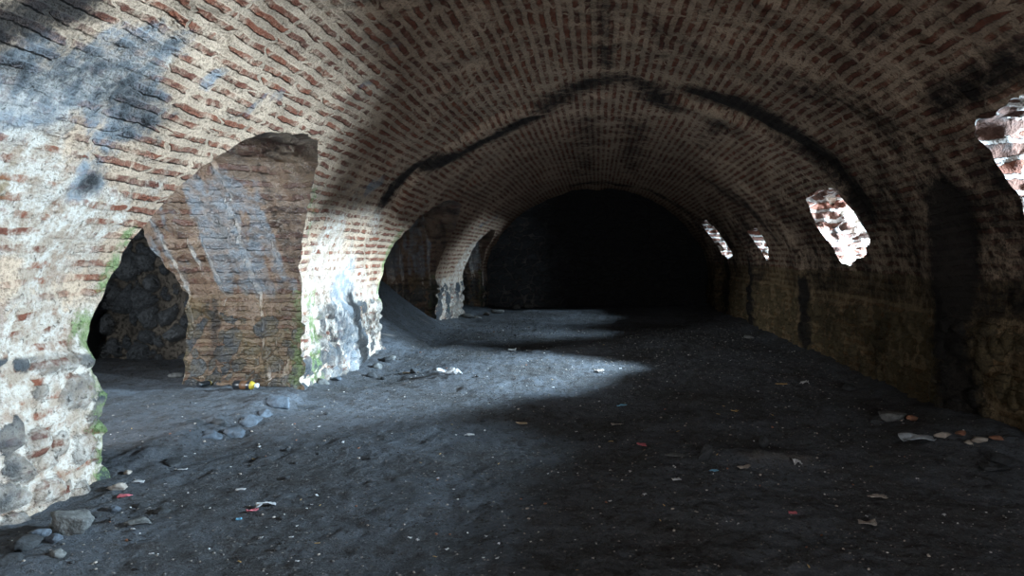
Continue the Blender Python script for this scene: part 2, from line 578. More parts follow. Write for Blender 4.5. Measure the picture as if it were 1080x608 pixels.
# ------------------------------------------------------------------ the vault, cut into walls and ceiling
def build_vault():
    ys = [Y0]
    while ys[-1] < Y1:
        y = ys[-1]
        ys.append(y + (0.16 if y < 2.0 else max(0.024, 0.0058 * y)))
    ys[-1] = Y1
    ys = np.array(ys)
    ss = np.linspace(0, S_END, 400)
    nS, nY = len(ss), len(ys)
    S, Y = np.meshgrid(ss, ys, indexing='ij')
    S, Y = S.ravel(), Y.ravel()
    polys = []
    for i, p in enumerate(PASSAGES):
        p = chaikin(p, 2)
        polys.append(('passage', i, [(y, float(s_of(h)) if h > HB else -0.7) for y, h in p]))
    for i, p in enumerate(WINDOWS):
                polys.append(('window', i, [(y, float(s_of(h, True))) for y, h in p]))
    rag = fbm(np.stack([S, Y, 0 * S], 1), 5.0, 4, 31)

    def sd(s, y, poly, amp):
        return poly_sdf(np.stack([y, s], 1), poly) + amp * fbm(np.stack([s, y, 0 * s], 1), 6.0, 4, 31)

    idx = np.arange(nS * nY).reshape(nS, nY)
    F = np.stack([idx[:-1, :-1], idx[1:, :-1], idx[1:, 1:], idx[:-1, 1:]], -1).reshape(-1, 4)
    keep = np.ones(len(F), bool)
    holes = []
    for kind, i, poly in polys:
        amp = 0.03 if kind == 'passage' else 0.05
        pa = np.array(poly)
        box = (Y > pa[:, 0].min() - .4) & (Y < pa[:, 0].max() + .4) & (S > pa[:, 1].min() - .4) & (S < pa[:, 1].max() + .4)
        d = np.full(len(S), 9.0)
        d[box] = sd(S[box], Y[box], poly, amp)
        fd = d[F].mean(1)
        rem = fd < 0
        keep &= ~rem
        used_k = np.zeros(len(S), bool)
        used_k[F[~rem].ravel()] = True
        used_r = np.zeros(len(S), bool)
        used_r[F[rem].ravel()] = True
        bv = np.where(used_k & used_r)[0]
        for _ in range(3):
            s, y = S[bv], Y[bv]
            e = 0.004
            d0 = sd(s, y, poly, amp)
            gs = (sd(s + e, y, poly, amp) - d0) / e
            gy = (sd(s, y + e, poly, amp) - d0) / e
            g = np.maximum(gs * gs + gy * gy, 0.3)
            edge = (s < 1e-6)
            st = np.clip(d0 / g, -0.03, 0.03)
            S[bv] = np.where(edge, s, np.clip(s - st * gs, 0, S_END))
            Y[bv] = y - st * gy
        mask = np.zeros(len(S), bool)
        mask[bv] = True
        # boundary edges
        Fk, Fr = F[~rem], F[rem]
        def edges(FF):
            return np.concatenate([FF[:, [a, (a + 1) % 4]] for a in range(4)])
        ek = edges(Fk[mask[Fk].any(1)])
        er = edges(Fr[mask[Fr].any(1)])
        rk = {(int(b), int(a)) for a, b in er}
        bl = [(int(a), int(b)) for a, b in ek if (int(a), int(b)) in rk]
        holes.append((kind, i, bl))
    X, Z = prof(S)
    nx, nz = prof_normal(S)
    P = np.stack([X, Y, Z], 1)
    # relief
    left = X < 0
    hb = 1.0 + 0.10 * fbm(np.stack([0 * Y, Y, 0 * Y + np.sign(X)], 1), 1.3, 3, 77)
    stone = 1 - sstep(hb - 0.12, hb + 0.08, Z)
    edge, cell = stones(P, 4.6, 11)
    relief = 0.05 * fbm(P, 0.7, 3, 1) + 0.022 * fbm(P, 2.6, 3, 2) + 0.010 * fbm(P, 9.0, 3, 3)
    relief += stone * (0.06 * sstep(-0.02, 0.16, edge) * (0.5 + 0.8 * cell) + 0.02)
    relief += 0.03 * sstep(0.55, 0.9, fbm(P, 1.4, 3, 9) + 0.3) * (Z > 1.2)
    # change of level along the oblique building joint in the vault
    yj = 9.6 - 0.36 * X + 0.05 * fbm(P, 1.5, 3, 12)
    relief += 0.06 * sstep(-0.05, 0.05, Y - yj) * sstep(1.6, 2.3, Z)
    relief -= 0.06 * np.exp(-((Y - yj) / 0.07) ** 2) * sstep(1.8, 2.5, Z) * sstep(0.5, 1.1, np.abs(X))
    # low ribs between the openings of the right-hand wall
    for yr in (2.3, 6.9, 11.9, 15.7, 20.4):
        relief += 0.10 * np.exp(-((Y - yr) / 0.32) ** 2) * (~left) * (1 - sstep(1.7, 3.1, Z))
    for yr, am in ((0.4, .1), (4.7, .1), (9.55, .08), (14.6, .08), (18.95, .02)):
        relief -= am * np.exp(-((Y - yr) / 1.3) ** 2) * (~left) * sstep(0.9, 1.5, Z) * (1 - sstep(2.7, 3.3, Z))
    P = P + relief[:, None] * np.stack([nx, 0 * nx, nz], 1)
    attrs = dict(
        crs=np.stack([Y, S, 0 * S], 1), edge=edge, cell=cell, stone=stone,
        soot_dark=stain(P, SOOT), blue=stain(P, BLUE), moss=stain(P, MOSS), ochre=stain(P, OCHRE),
        plaster=stain(P, PLAST))
    attrs['plaster'] = np.maximum(attrs['plaster'], left * (0.75 * (1 - sstep(0.9, 1.5, Z)) + 0.38 * (1 - sstep(2.3, 3.5, Z)) * (1 - sstep(8.0, 11.5, Y))))
    low = (~left) & (Z < 1.4)
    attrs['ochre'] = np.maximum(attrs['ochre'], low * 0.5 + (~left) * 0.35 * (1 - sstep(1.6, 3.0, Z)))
    attrs['soot_dark'] = np.maximum(attrs['soot_dark'], (~left) * (0.52 - 0.24 * (Z < 1.05) + 0.22 * fbm(P, 0.9, 3, 41)) * (1 - sstep(2.2, 3.4, Z)))  # right wall darker in random blotches, fading out up the vault
    sc = S[F].mean(1)
    sl, sr = float(s_of(2.88)), float(s_of(2.88, True))
    out = {}
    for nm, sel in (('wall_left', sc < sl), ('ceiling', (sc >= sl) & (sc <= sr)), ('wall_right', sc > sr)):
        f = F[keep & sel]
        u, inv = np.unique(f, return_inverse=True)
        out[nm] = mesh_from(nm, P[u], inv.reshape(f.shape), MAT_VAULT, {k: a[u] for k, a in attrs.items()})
    # reveals of the openings: columns of points pushed out through the thickness of the wall
    for kind, i, bl in holes:
        vs = sorted({a for e in bl for a in e})
        loc = {v: k for k, v in enumerate(vs)}
        B = P[vs]
        n = len(vs)
        cen = np.array([0, B[:, 1].mean(), B[:, 2].mean()])
        if kind == 'passage':
            depth, sgn, K = 1.45, -1, 56
            slope, flare = 0.0, 0.02
        else:
            depth, sgn, K = 1.35, 1, 56 if i < 3 else 36
            slope, flare = 0.10, 0.10
        V, sv = [], []
        xe = sgn * (AX + depth)
        for k in range(K + 1):
            t = k / K
            Q = B.copy()
            jag = 0.10 * fbm(np.stack([B[:, 1], B[:, 2], 0 * B[:, 0]], 1), 2.2, 4, 55) + 0.26 * sstep(1.1, 1.9, B[:, 2]) - 0.10 if kind == 'passage' else 0
            Q[:, 0] = B[:, 0] + (xe + sgn * jag - B[:, 0]) * t
            Q[:, 1] += (B[:, 1] - cen[1]) * flare * t
            Q[:, 2] += (B[:, 2] - cen[2]) * flare * t + slope * t
            a = sstep(0, 0.10, np.full(n, t))
            big = 0.05 if kind == 'passage' else 0.06
            for ax in (1, 2):
                Q[:, ax] += a * (big * fbm(Q, 1.7, 3, 61 + ax) + (0.035 if kind == 'passage' else 0.06) * fbm(Q * np.array([1, 1, 1 if kind == 'window' else 0.6]), 7.0, 4, 71 + ax))
                if kind == 'passage':
                    Q[:, ax] += a * 0.045 * (0.5 - np.abs(fbm(Q * np.array([1.0, 0.6, 0.22]), 3.4, 3, 83)))
            V.append(Q)
            sv.append(np.hypot(Q[:, 0] - B[:, 0], 0))
        V = np.concatenate(V)
        Fq = []
        for a, b in bl:
            for k in range(K):
                Fq.append((loc[b] + k * n, loc[a] + k * n, loc[a] + (k + 1) * n, loc[b] + (k + 1) * n))
        ed, ce = stones(V, 5.0, 13, 0.24)
        st = (V[:, 2] < 0.95 + 0.1 * fbm(V, 1.2, 2, 3)) * 1.0 if kind == 'passage' else np.zeros(len(V))
        # courses run along the axis of the reveal and climb with height
        crs = np.stack([V[:, 0], V[:, 2] + 0.3 * np.abs(V[:, 1] - cen[1]), 0 * V[:, 0]], 1)
        dr = fbm(np.stack([V[:, 0] * 6, V[:, 1] * 1.5, V[:, 2] * 0.5], 1), 1.0, 4, 23)
        dr2 = fbm(np.stack([V[:, 0] * 13 + 1.5 * V[:, 2], V[:, 1] * 1.5, V[:, 2] * 0.7], 1), 1.0, 4, 27)
        at = dict(crs=crs, edge=ed, cell=ce, stone=st, soot_dark=np.zeros(len(V)), blue=np.zeros(len(V)),
                  moss=np.zeros(len(V)), ochre=np.zeros(len(V)), plaster=np.zeros(len(V)))
        if kind == 'passage':
            fade = sstep(0.15, 0.5, np.abs(V[:, 0]) - 3.1)
            at['blue'] = np.clip(0.42 + 0.9 * dr + 0.4 * dr2, 0, 1) * sstep(0.9, 1.3, V[:, 2]) * (1 - sstep(2.35, 2.65, V[:, 2])) * fade
            at['ochre'] = 0.30 * (V[:, 2] < 1.2) + 0.15 + 0.25 * sstep(0, 0.5, fbm(V, 2.0, 3, 90))
            at['soot_dark'] = 0.5 * sstep(-0.05, -0.5, dr) + 0.25 * (V[:, 2] < 1.1)
            at['plaster'] = 0.75 * sstep(0.25, 0.55, dr2) * fade + 0.2 * (1 - fade)
            at['moss'] = 0.9 * np.exp(-((np.abs(V[:, 0]) - 3.5) / 0.16) ** 2) * (V[:, 2] < 1.2)
        else:
            at['plaster'] = 0.12 + 0.9 * fbm(V, 4.5, 4, 29)
            at['soot_dark'] = 0.6 * sstep(0.0, 0.5, fbm(V, 6.0, 4, 37))
        if kind == 'passage':
            o = mesh_from('trim_%d' % (i + 1), V, Fq, MAT_REVEAL, at)
            lb = ['wet dark masonry lining the side arch nearest the camera on the left',
                  'brown brick lining of the middle left arch above the earth heap',
                  'lining of the farthest left arch beside the dark end wall'][i]
            tag(o, lb, 'arch lining', 'linings of the left side arches', 'structure')
        else:
            o = mesh_from('window_%d' % (i if i else 5), V, Fq, MAT_SHAFT, at)
            lb = ['unseen opening in the right wall beside the photographer',
                  'bright ragged opening cut off by the right edge of the photo',
                  'large bright ragged window opening above the mossy right wall',
                  'small bright window opening, third along the right wall',
                  'narrow bright slit of a window nearest the dark end wall'][i]
            tag(o, lb, 'window', 'ragged openings in the right wall', 'structure')
    tag(out['wall_left'], 'limewashed brick left wall pierced by three arches', 'wall', None, 'structure')
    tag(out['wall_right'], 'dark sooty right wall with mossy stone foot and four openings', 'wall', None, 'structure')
    tag(out['ceiling'], 'barrel vault of thin red bricks in pale mortar', 'ceiling', None, 'structure')


build_vault()


# ------------------------------------------------------------------ flat masonry panels: end wall, gallery walls
def panel(name, o, u, v, nu, nv, mat, scale, depth, label, seed=3, soot_dark=None, squash=(1, 1, 1), hole=None, coursed=False):
    o, u, v = np.array(o, float), np.array(u, float), np.array(v, float)
    a, b = np.meshgrid(np.linspace(0, 1, nu), np.linspace(0, 1, nv), indexing='ij')
    P = o + a.ravel()[:, None] * u + b.ravel()[:, None] * v
    nrm = np.cross(u, v)
    nrm /= np.linalg.norm(nrm)
    W = P * np.array(squash) + 0.05 * np.stack([fbm(P, 5, 2, 5), fbm(P, 5, 2, 6), fbm(P, 5, 2, 8)], 1)
    f1, ed, ce = voronoi(W, scale, seed)
    if not coursed:
        ed, ce = stones(P, scale, seed)
        ed = ed + 0.05
    r = depth * sstep(-0.02, 0.2, ed) * (0.4 + 0.8 * ce) + 0.05 * fbm(P, 0.8, 3, seed + 1) + 0.012 * fbm(P, 8, 3, seed + 2)
    P2 = P + r[:, None] * nrm
    idx = np.arange(nu * nv).reshape(nu, nv)
    F = np.stack([idx[:-1, :-1], idx[1:, :-1], idx[1:, 1:], idx[:-1, 1:]], -1).reshape(-1, 4)
    if hole is not None:
        F = F[~hole(P[F].mean(1))]
    z = np.zeros(len(P))
    at = dict(edge=ed, cell=ce, soot_dark=z if soot_dark is None else soot_dark(P), moss=z)
    return tag(mesh_from(name, P2, F, mat, at), label, 'wall', None, 'structure')


panel('wall_back', (-4.2, Y1 - 0.05, -0.5), (8.4, 0, 0), (0, 0, 4.9), 300, 190, MAT_END, 3.0, 0.05,
      'dark rubble masonry end wall closing the vault', 5,
      lambda P: 0.15 + 0.75 * sstep(-2.6, -0.4, P[:, 0]) + 0.2 * sstep(1.5, 3.0, P[:, 2]), (1, 1, 2.0), None, True)  # end wall colour grows darker towards the right and the top
panel('wall_cross', (-8.4, 10.1, -0.5), (3.7, -0.25, 0), (0, 0, 4.2), 200, 200, MAT_RUBBLE, 3.4, 0.13,
      'dark rounded rubble stones filling the back of the near left arch', 9)
panel('wall_gallery', (-6.9, 23, -0.5), (0, -29.5, 0), (0, 0, 4.2), 420, 60, MAT_RUBBLE, 3.4, 0.1,
      'outer rubble wall of the side passage behind the left arches', 15, None, (1, 1, 1),
      lambda Q: (np.abs(Q[:, 1] - 3.4) < 0.6) & (Q[:, 2] < 2.6) & (Q[:, 2] > 1.2))  # unseen opening, added so the side passage lamp shines through


def added_light_hole(Q):  # unseen entrance, added to let the rear lamp shine in
    return (np.abs(Q[:, 0] - 1.8) < 1.1) & (Q[:, 2] < 2.6)


panel('wall_front', (4.2, Y0 + 0.05, -0.5), (-8.4, 0, 0), (0, 0, 4.9), 85, 50, MAT_RUBBLE, 3.0, 0.05,
      'rubble end wall behind the photographer with an added opening for light', 21, None, (1, 1, 1), added_light_hole)


def pier_backs():
    """the far side of the left wall, towards the side passage"""
    ys, zs = np.linspace(Y0, Y1, 286), np.linspace(-0.5, 3.7, 43)
    a, b = np.meshgrid(ys, zs, indexing='ij')
    P = np.stack([np.full(a.size, -4.85), a.ravel(), b.ravel()], 1)
    idx = np.arange(a.size).reshape(a.shape)
    F = np.stack([idx[:-1, :-1], idx[:-1, 1:], idx[1:, 1:], idx[1:, :-1]], -1).reshape(-1, 4)
    C = P[F].mean(1)
    hole = np.zeros(len(F), bool)
    for p in PASSAGES:
        hole |= poly_sdf(C[:, 1:], chaikin(p, 2)) < 0.15
    ed, ce = stones(P, 3.4, 31)
    z = np.zeros(len(P))
    tag(mesh_from('wall_pier', P, F[~hole], MAT_RUBBLE, dict(edge=ed, cell=ce, soot_dark=z, moss=z)),
        'rear face of the left piers towards the side passage', 'wall', None, 'structure')


pier_backs()
_gc = mesh_from('ceiling_gallery', [(-8.5, -6.2, 3.5), (-4.6, -6.2, 3.5), (-4.6, 23, 3.5), (-8.5, 23, 3.5),
                                    (-8.5, -6.2, 3.8), (-4.6, -6.2, 3.8), (-4.6, 23, 3.8), (-8.5, 23, 3.8)],
                [(0, 1, 2, 3), (4, 7, 6, 5), (0, 4, 5, 1), (3, 2, 6, 7), (1, 5, 6, 2), (0, 3, 7, 4)], MAT_RUBBLE, None, False)
tag(_gc, 'low slab over the side passage behind the left arches', 'ceiling', None, 'structure')
panel('wall_gallery_end', (-8.5, 22.6, -0.5), (4.0, 0, 0), (0, 0, 4.2), 40, 42, MAT_RUBBLE, 3.4, 0.05, 'far end of the side passage', 33)
panel('wall_gallery_front', (-4.5, -5.9, -0.5), (-4.0, 0, 0), (0, 0, 4.2), 40, 42, MAT_RUBBLE, 3.4, 0.05, 'near end of the side passage', 35)


# ------------------------------------------------------------------ earth floor
def floor_height(x, y):
    P = np.stack([x, y, 0 * x], 1)
    h = 0.035 * fbm(P, 0.6, 3, 101) + 0.014 * fbm(P, 2.5, 4, 102) + 0.006 * fbm(P, 10.0, 3, 103)
    # heap of earth in the middle arch
    h = h + 1.35 * np.exp(-(((x + 5.0) / 1.15) ** 2 + ((y - 14.2) / 2.0) ** 2)) * sstep(-2.4, -3.8, x)
    # low bank along the side passage, ridge of trodden earth between the first two piers
    h = h + 0.10 * sstep(-3.2, -3.9, x) * sstep(4.5, 5.5, y) * (1 - sstep(9.5, 10.5, y))
    h = h + 0.10 * np.exp(-((x + 3.45) / 0.20) ** 2) * sstep(5.0, 5.6, y) * (1 - sstep(7.9, 8.5, y)) * (1 + 0.7 * fbm(P, 4.0, 3, 107))
    # earth banked against the foot of the walls
    h = h + 0.10 * sstep(3.0, 3.6, x) + 0.07 * sstep(-3.0, -3.5, x) * sstep(8.0, 9.0, y)
    h = h + 0.12 * np.exp(-(((x - 3.25) / 0.45) ** 2 + ((y - 6.2) / 0.7) ** 2))
    h = h - 0.10 * np.exp(-(((x + 3.0) / 0.8) ** 2 + ((y - 10.0) / 1.2) ** 2))
    h = h + 0.05 * np.exp(-(((x - 1.2) / 0.5) ** 2 + ((y - 5.6) / 0.25) ** 2))
    # the small hollows and hummocks of the trodden ground
    h = h + 0.02 * sstep(0.2, 0.8, fbm(P, 1.6, 4, 110)) + 0.010 * fbm(P, 16.0, 3, 113)
    return h


def build_floor():
    ys = [-7.0]
    while ys[-1] < 23:
        y = ys[-1]
        ys.append(y + (0.15 if y < 2.0 else max(0.018, 0.0062 * y)))
    ys = np.array(ys)
    xs = np.concatenate([np.linspace(-8.5, -4.2, 90, endpoint=False), np.linspace(-4.2, 4.3, 330)])
    a, b = np.meshgrid(xs, ys, indexing='ij')
    x, y = a.ravel(), b.ravel()
    z = floor_height(x, y)
    P = np.stack([x, y, z], 1)
    idx = np.arange(a.size).reshape(a.shape)
    F = np.stack([idx[:-1, :-1], idx[1:, :-1], idx[1:, 1:], idx[:-1, 1:]], -1).reshape(-1, 4)
    dust = 0.55 * np.exp(-(((x - 1.4) / 0.55) ** 2 + ((y - 5.55) / 0.28) ** 2))
    # the three pale trodden tracks across the heap
    for k in range(3):
        yy = 12.2 + 0.95 * k + 0.12 * np.sin(x * 5 + k) + 0.5 * (x + 4)
        dust = np.maximum(dust, 0.75 * np.exp(-((y - yy) / 0.08) ** 2) * sstep(-0.1, 0.5, fbm(P, 1.8, 3, 119)) * sstep(-2.7, -3.2, x) * (x > -5.6))
    o = mesh_from('floor', P, F, MAT_EARTH, dict(dust=dust))
    tag(o, 'dark trodden earth floor of the vault, strewn with crumbs', 'floor', None, 'structure')


build_floor()


def fz(x, y):
    return float(floor_height(np.array([float(x)]), np.array([float(y)]))[0])


def on_floor(px, py):
    z = 0.0
    for _ in range(6):
        p = ground(px, py, z)
        z = fz(p[0], p[1])
    return np.array([p[0], p[1], z])


# ------------------------------------------------------------------ loose things
def simple_mat(name, col, col2=None, rough=0.8, spec=0.3, scale=18.0, bump=0.5):
    T = NT(name, rough, spec)
    oc = T.coord()
    n = T.noise(oc, scale, 4, 0.6)
    T.put(T.b.inputs['Base Color'], T.mix(T.ramp(n, 0.35, 0.68), col, col2 or tuple(c * 0.55 for c in col)))
    T.put(T.b.inputs['Normal'], T.bump(T.add(n, T.mul(T.noise(oc, scale * 4, 3), 0.4)), bump, 0.02))
    return T.m


M_GREY = simple_mat('grey_stone', (0.13, 0.133, 0.13), (0.06, 0.063, 0.063))
M_DARK = simple_mat('dark_basalt', (0.04, 0.043, 0.047), (0.02, 0.022, 0.024))
M_BLUE = simple_mat('bluish_stone', (0.085, 0.105, 0.13), (0.045, 0.055, 0.068))
M_BRICKB = simple_mat('broken_brick', (0.26, 0.12, 0.075), (0.17, 0.09, 0.06))
M_MORT = simple_mat('mortar_lump', (0.35, 0.31, 0.27), (0.22, 0.19, 0.165))
M_WHITE = simple_mat('white_litter', (0.50, 0.51, 0.52), (0.36, 0.37, 0.39), 0.6, 0.4, 30, 0.2)
M_PINK = simple_mat('pink_litter', (0.55, 0.14, 0.17), (0.4, 0.1, 0.12), 0.6, 0.4, 30, 0.2)
M_CYAN = simple_mat('light_blue_litter', (0.16, 0.42, 0.62), (0.1, 0.3, 0.45), 0.5, 0.5, 30, 0.2)
M_OCHRE = simple_mat('ochre_litter', (0.52, 0.36, 0.15), (0.38, 0.25, 0.1), 0.7, 0.3, 30, 0.2)
M_WOOD = simple_mat('dry_wood', (0.34, 0.27, 0.18), (0.22, 0.17, 0.11), 0.8, 0.2, 25)
M_BOTTLE = simple_mat('black_plastic', (0.015, 0.018, 0.022), (0.022, 0.025, 0.03), 0.3, 0.5, 20, 0.1)
M_YELLOW = simple_mat('yellow_plastic', (0.40, 0.32, 0.03), (0.3, 0.22, 0.03), 0.45, 0.4, 20, 0.1)
M_ORANGE = simple_mat('orange_label', (0.12, 0.06, 0.03), (0.08, 0.04, 0.02), 0.5, 0.4, 20, 0.1)
M_PALECAP = simple_mat('pale_plastic', (0.55, 0.6, 0.62), (0.45, 0.5, 0.52), 0.5, 0.4, 20, 0.1)
M_FOIL = simple_mat('crumpled_sheet', (0.42, 0.47, 0.52), (0.22, 0.25, 0.28), 0.35, 0.5, 12, 0.8)


def ico(sub):
    import bmesh
    bm = bmesh.new()
    bmesh.ops.create_icosphere(bm, subdivisions=sub, radius=1.0)
    V = np.array([v.co[:] for v in bm.verts])
    F = np.array([[v.index for v in f.verts] for f in bm.faces])
    bm.free()
    return V, F


ICO = {k: ico(k) for k in (1, 2, 3, 4)}


def rock_mesh(size, seed, sub=4, rough=0.45, facets=16):
    """an angular stone: a ball trimmed by random planes, then roughened"""
    V, F = ICO[sub]
    V = V.copy()
    r = np.random.default_rng(seed)
    N = r.normal(size=(facets, 3))
    N /= np.linalg.norm(N, axis=1)[:, None]
    D = r.uniform(0.48, 0.90, facets)
    t = np.ones(len(V))
    for n_, d_ in zip(N, D):
        c = V @ n_
        with np.errstate(divide='ignore'):
            t = np.where(c > 1e-3, np.minimum(t, d_ / np.maximum(c, 1e-3)), t)
    V = V * t[:, None]
    V = V * (1 + rough * 0.35 * fbm(V + seed * 3.1, 2.4, 5, seed, 0.6))[:, None]
    V = V * np.array(size) / 2
    return V, F


def put_rock(name, px, py, size, mat, label, seed, rz=0.0, tilt=0.0, cat='stone', group=None, xyz=None, sink=0.25, sub=4):
    p = np.array(xyz) if xyz is not None else on_floor(px, py)
    V, F = rock_mesh(size, seed, sub)
    ct, st_ = math.cos(tilt), math.sin(tilt)
    V = V @ np.array([[ct, 0, st_], [0, 1, 0], [-st_, 0, ct]]).T
    V[:, 2] -= V[:, 2].min() + sink * (V[:, 2].max() - V[:, 2].min())
    V[:, :2] *= 1.12
    o = mesh_from(name, V, F, mat)
    o.location = p
    o.rotation_euler = (0, 0, rz)
    return tag(o, label, cat, group)


put_rock('stone', 76, 560, (0.30, 0.22, 0.17), M_GREY, 'large grey stone at the foot of the left pier, biggest in the bottom left corner', 1, 0.4)
put_rock('stone', 146, 553, (0.15, 0.11, 0.06), M_GREY, 'flat grey stone lying on earth right of the biggest corner stone', 2, 0.2)
put_rock('stone', 25, 575, (0.19, 0.15, 0.10), M_DARK, 'dark stone in the bottom left corner, farthest left', 3)
put_rock('stone', 42, 566, (0.10, 0.09, 0.07), M_BLUE, 'small bluish stone between two bigger stones in the bottom left corner', 4)
put_rock('stone', 55, 571, (0.09, 0.07, 0.06), M_BLUE, 'small bluish stone right against the biggest corner stone', 5)
put_rock('stone', 120, 540, (0.09, 0.07, 0.05), M_BLUE, 'small blue-grey stone at the lower corner of the left pier', 6)
put_rock('stone', 122, 516, (0.12, 0.09, 0.06), M_MORT, 'pale lump of mortar beside the pier edge, left of the pink scrap', 7)
for k, (px, py, s, m, lb) in enumerate([
        (98, 545, .09, M_DARK, 'small dark stone right of the biggest corner stone, against the pier'),
        (12, 592, .13, M_DARK, 'dark stone at the very bottom left edge of the photo'),
        (62, 585, .09, M_GREY, 'small grey lump in front of the biggest corner stone'),
        (150, 535, .10, M_DARK, 'small dark stone above the flat grey stone near the corner'),
        (170, 541, .12, M_DARK, 'low dark stone right of the flat grey stone near the corner'),
        (135, 500, .08, M_MORT, 'small pale lump on the floor above the white and pink scraps')]):
    put_rock('stone', px, py, (s, s * .8, s * .6), m, lb, 130 + k, k * 1.1, 0, 'stone', None, None, 0.35, 3)
# row of rounded stones across the threshold of the near arch
for k, (px, py, s, m, lb) in enumerate([
        (291, 426, .26, M_BLUE, 'bluish rounded threshold stone nearest the second pier'),
        (279, 434, .20, M_BLUE, 'bluish threshold stone, second from the second pier'),
        (265, 440, .24, M_BLUE, 'bluish threshold stone, third from the second pier'),
        (250, 447, .22, M_BLUE, 'bluish threshold stone, fourth from the second pier'),
        (230, 446, .14, M_DARK, 'dark threshold stone between two bluish ones, middle of the row'),
        (220, 460, .19, M_BLUE, 'bluish threshold stone standing at the bend of the row'),
        (205, 452, .17, M_DARK, 'dark stone just behind the bend of the threshold row'),
        (184, 474, .15, M_DARK, 'dark low stone left of the threshold row, nearest the camera'),
]):
    put_rock('threshold_stone', px, py, (s * 1.15, s * .85, s * .75), m, lb, 40 + k, k * 0.7, 0, 'stone', 'stones across the threshold of the near arch', None, 0.55)
# stones in the middle and on the right
put_rock('stone', 745, 486, (0.15, 0.10, 0.17), M_DARK, 'upright dark stone in the middle of the floor, left of a similar one', 20, 0.5, 0.2, sink=0.1)
put_rock('stone', 806, 472, (0.15, 0.11, 0.12), M_DARK, 'dark stone in the middle of the floor, right of the upright one', 21, 0.9, -0.2, sink=0.1)
put_rock('flat_stone', 712, 481, (0.16, 0.12, 0.03), M_GREY, 'flat pale slab of stone just left of the upright dark stone', 22, 0.3, sink=0.2)
put_rock('stone', 940, 444, (0.30, 0.2, 0.15), M_GREY, 'large grey stone near the right wall, left of the rubble patch', 23, 0.2)
put_rock('broken_brick', 962, 443, (0.11, 0.08, 0.06), M_BRICKB, 'small brownish brick piece right of the large grey stone', 24, 0.2, cat='brick')
put_rock('stone', 895, 411, (0.20, 0.15, 0.13), M_DARK, 'dark stone at the foot of the right wall, left of the larger grey one', 25)
put_rock('stone', 926, 448, (0.14, 0.1, 0.07), M_DARK, 'low dark stone just in front of the large grey one on the right', 26)
for k, (px, py, s, lb) in enumerate([
        (996, 459, .16, 'pinkish broken brick at the left end of the rubble by the right wall'),
        (1014, 455, .13, 'pinkish broken brick in the rubble, second from the left'),
        (1032, 461, .15, 'pinkish broken brick in the middle of the rubble by the right wall'),
        (1052, 460, .13, 'pinkish broken brick at the right end of the rubble by the right wall'),
        (1022, 468, .09, 'small pinkish brick piece in front of the rubble by the right wall')]):
    put_rock('broken_brick', px, py, (s, s * .75, s * .45), M_BRICKB if k % 2 else M_MORT, lb, 60 + k, k, 0, 'brick', 'broken bricks by the right wall', None, 0.35, 3)
put_rock('stone', 1055, 470, (0.2, 0.16, 0.1), M_DARK, 'dark stone at the foot of the right wall, right of the rubble', 27)
put_rock('stone', 1045, 495, (0.24, 0.17, 0.06), M_DARK, 'broad flat dark stone near the right edge of the photo', 28)
# rubble at the foot of the second pier
for k, (px, py, s, m, lb) in enumerate([
        (406, 385, .22, M_DARK, 'dark stone at the far foot of the second pier'),
        (398, 390, .18, M_GREY, 'grey stone at the foot of the second pier, left of the dark one'),
        (413, 379, .16, M_GREY, 'grey stone behind the dark one at the second pier foot'),
        (392, 398, .20, M_DARK, 'dark stone in front of the second pier, nearest the camera'),
        (404, 400, .12, M_DARK, 'small dark stone right of the nearest second pier stone'),
        (436, 394, .14, M_DARK, 'small dark stone on the floor right of the second pier'),
        (340, 404, .20, M_GREY, 'grey stone against the front face of the second pier'),
        (355, 402, .14, M_BLUE, 'bluish stone against the front face of the second pier')]):
    put_rock('stone', px, py, (s, s * .8, s * .65), m, lb, 80 + k, k * 1.3, 0, 'stone', None, None, 0.3, 3)
for k, (px, py, s, lb) in enumerate([
        (492, 334, .35, 'stone against the third left pier'), (503, 336, .30, 'stone just right of the third left pier'),
        (514, 333, .28, 'stone between the third left pier and the end wall'),
        (523, 331, .40, 'pale stone at the foot of the end wall, leftmost'), (545, 325, .45, 'pale stone at the foot of the end wall, beside the gravel'),
        (558, 325, .45, 'pale stone at the foot of the end wall, rightmost of the pale ones'),
        (790, 357, .22, 'small stone by the foot of the right wall, far down the vault')]):
    put_rock('stone', px, py, (s, s * .7, s * .5), M_GREY, lb, 95 + k, k * 1.1, 0, 'stone', None, None, 0.3, 3)
put_rock('stone', 187, 398, (0.22, 0.16, 0.08), M_GREY, 'flat grey stone at the foot of the rubble wall inside the near arch', 110, 0.3)


# the two bottles lying inside the near arch
def lathe(profile, n=28):
    V, F = [], []
    for x, r in profile:
        for k in range(n):
            a = 2 * math.pi * k / n
            V.append((x, r * math.cos(a), r * math.sin(a)))
    for i in range(len(profile) - 1):
        for k in range(n):
            F.append((i * n + k, i * n + (k + 1) % n, (i + 1) * n + (k + 1) % n, (i + 1) * n + k))
    return V, F


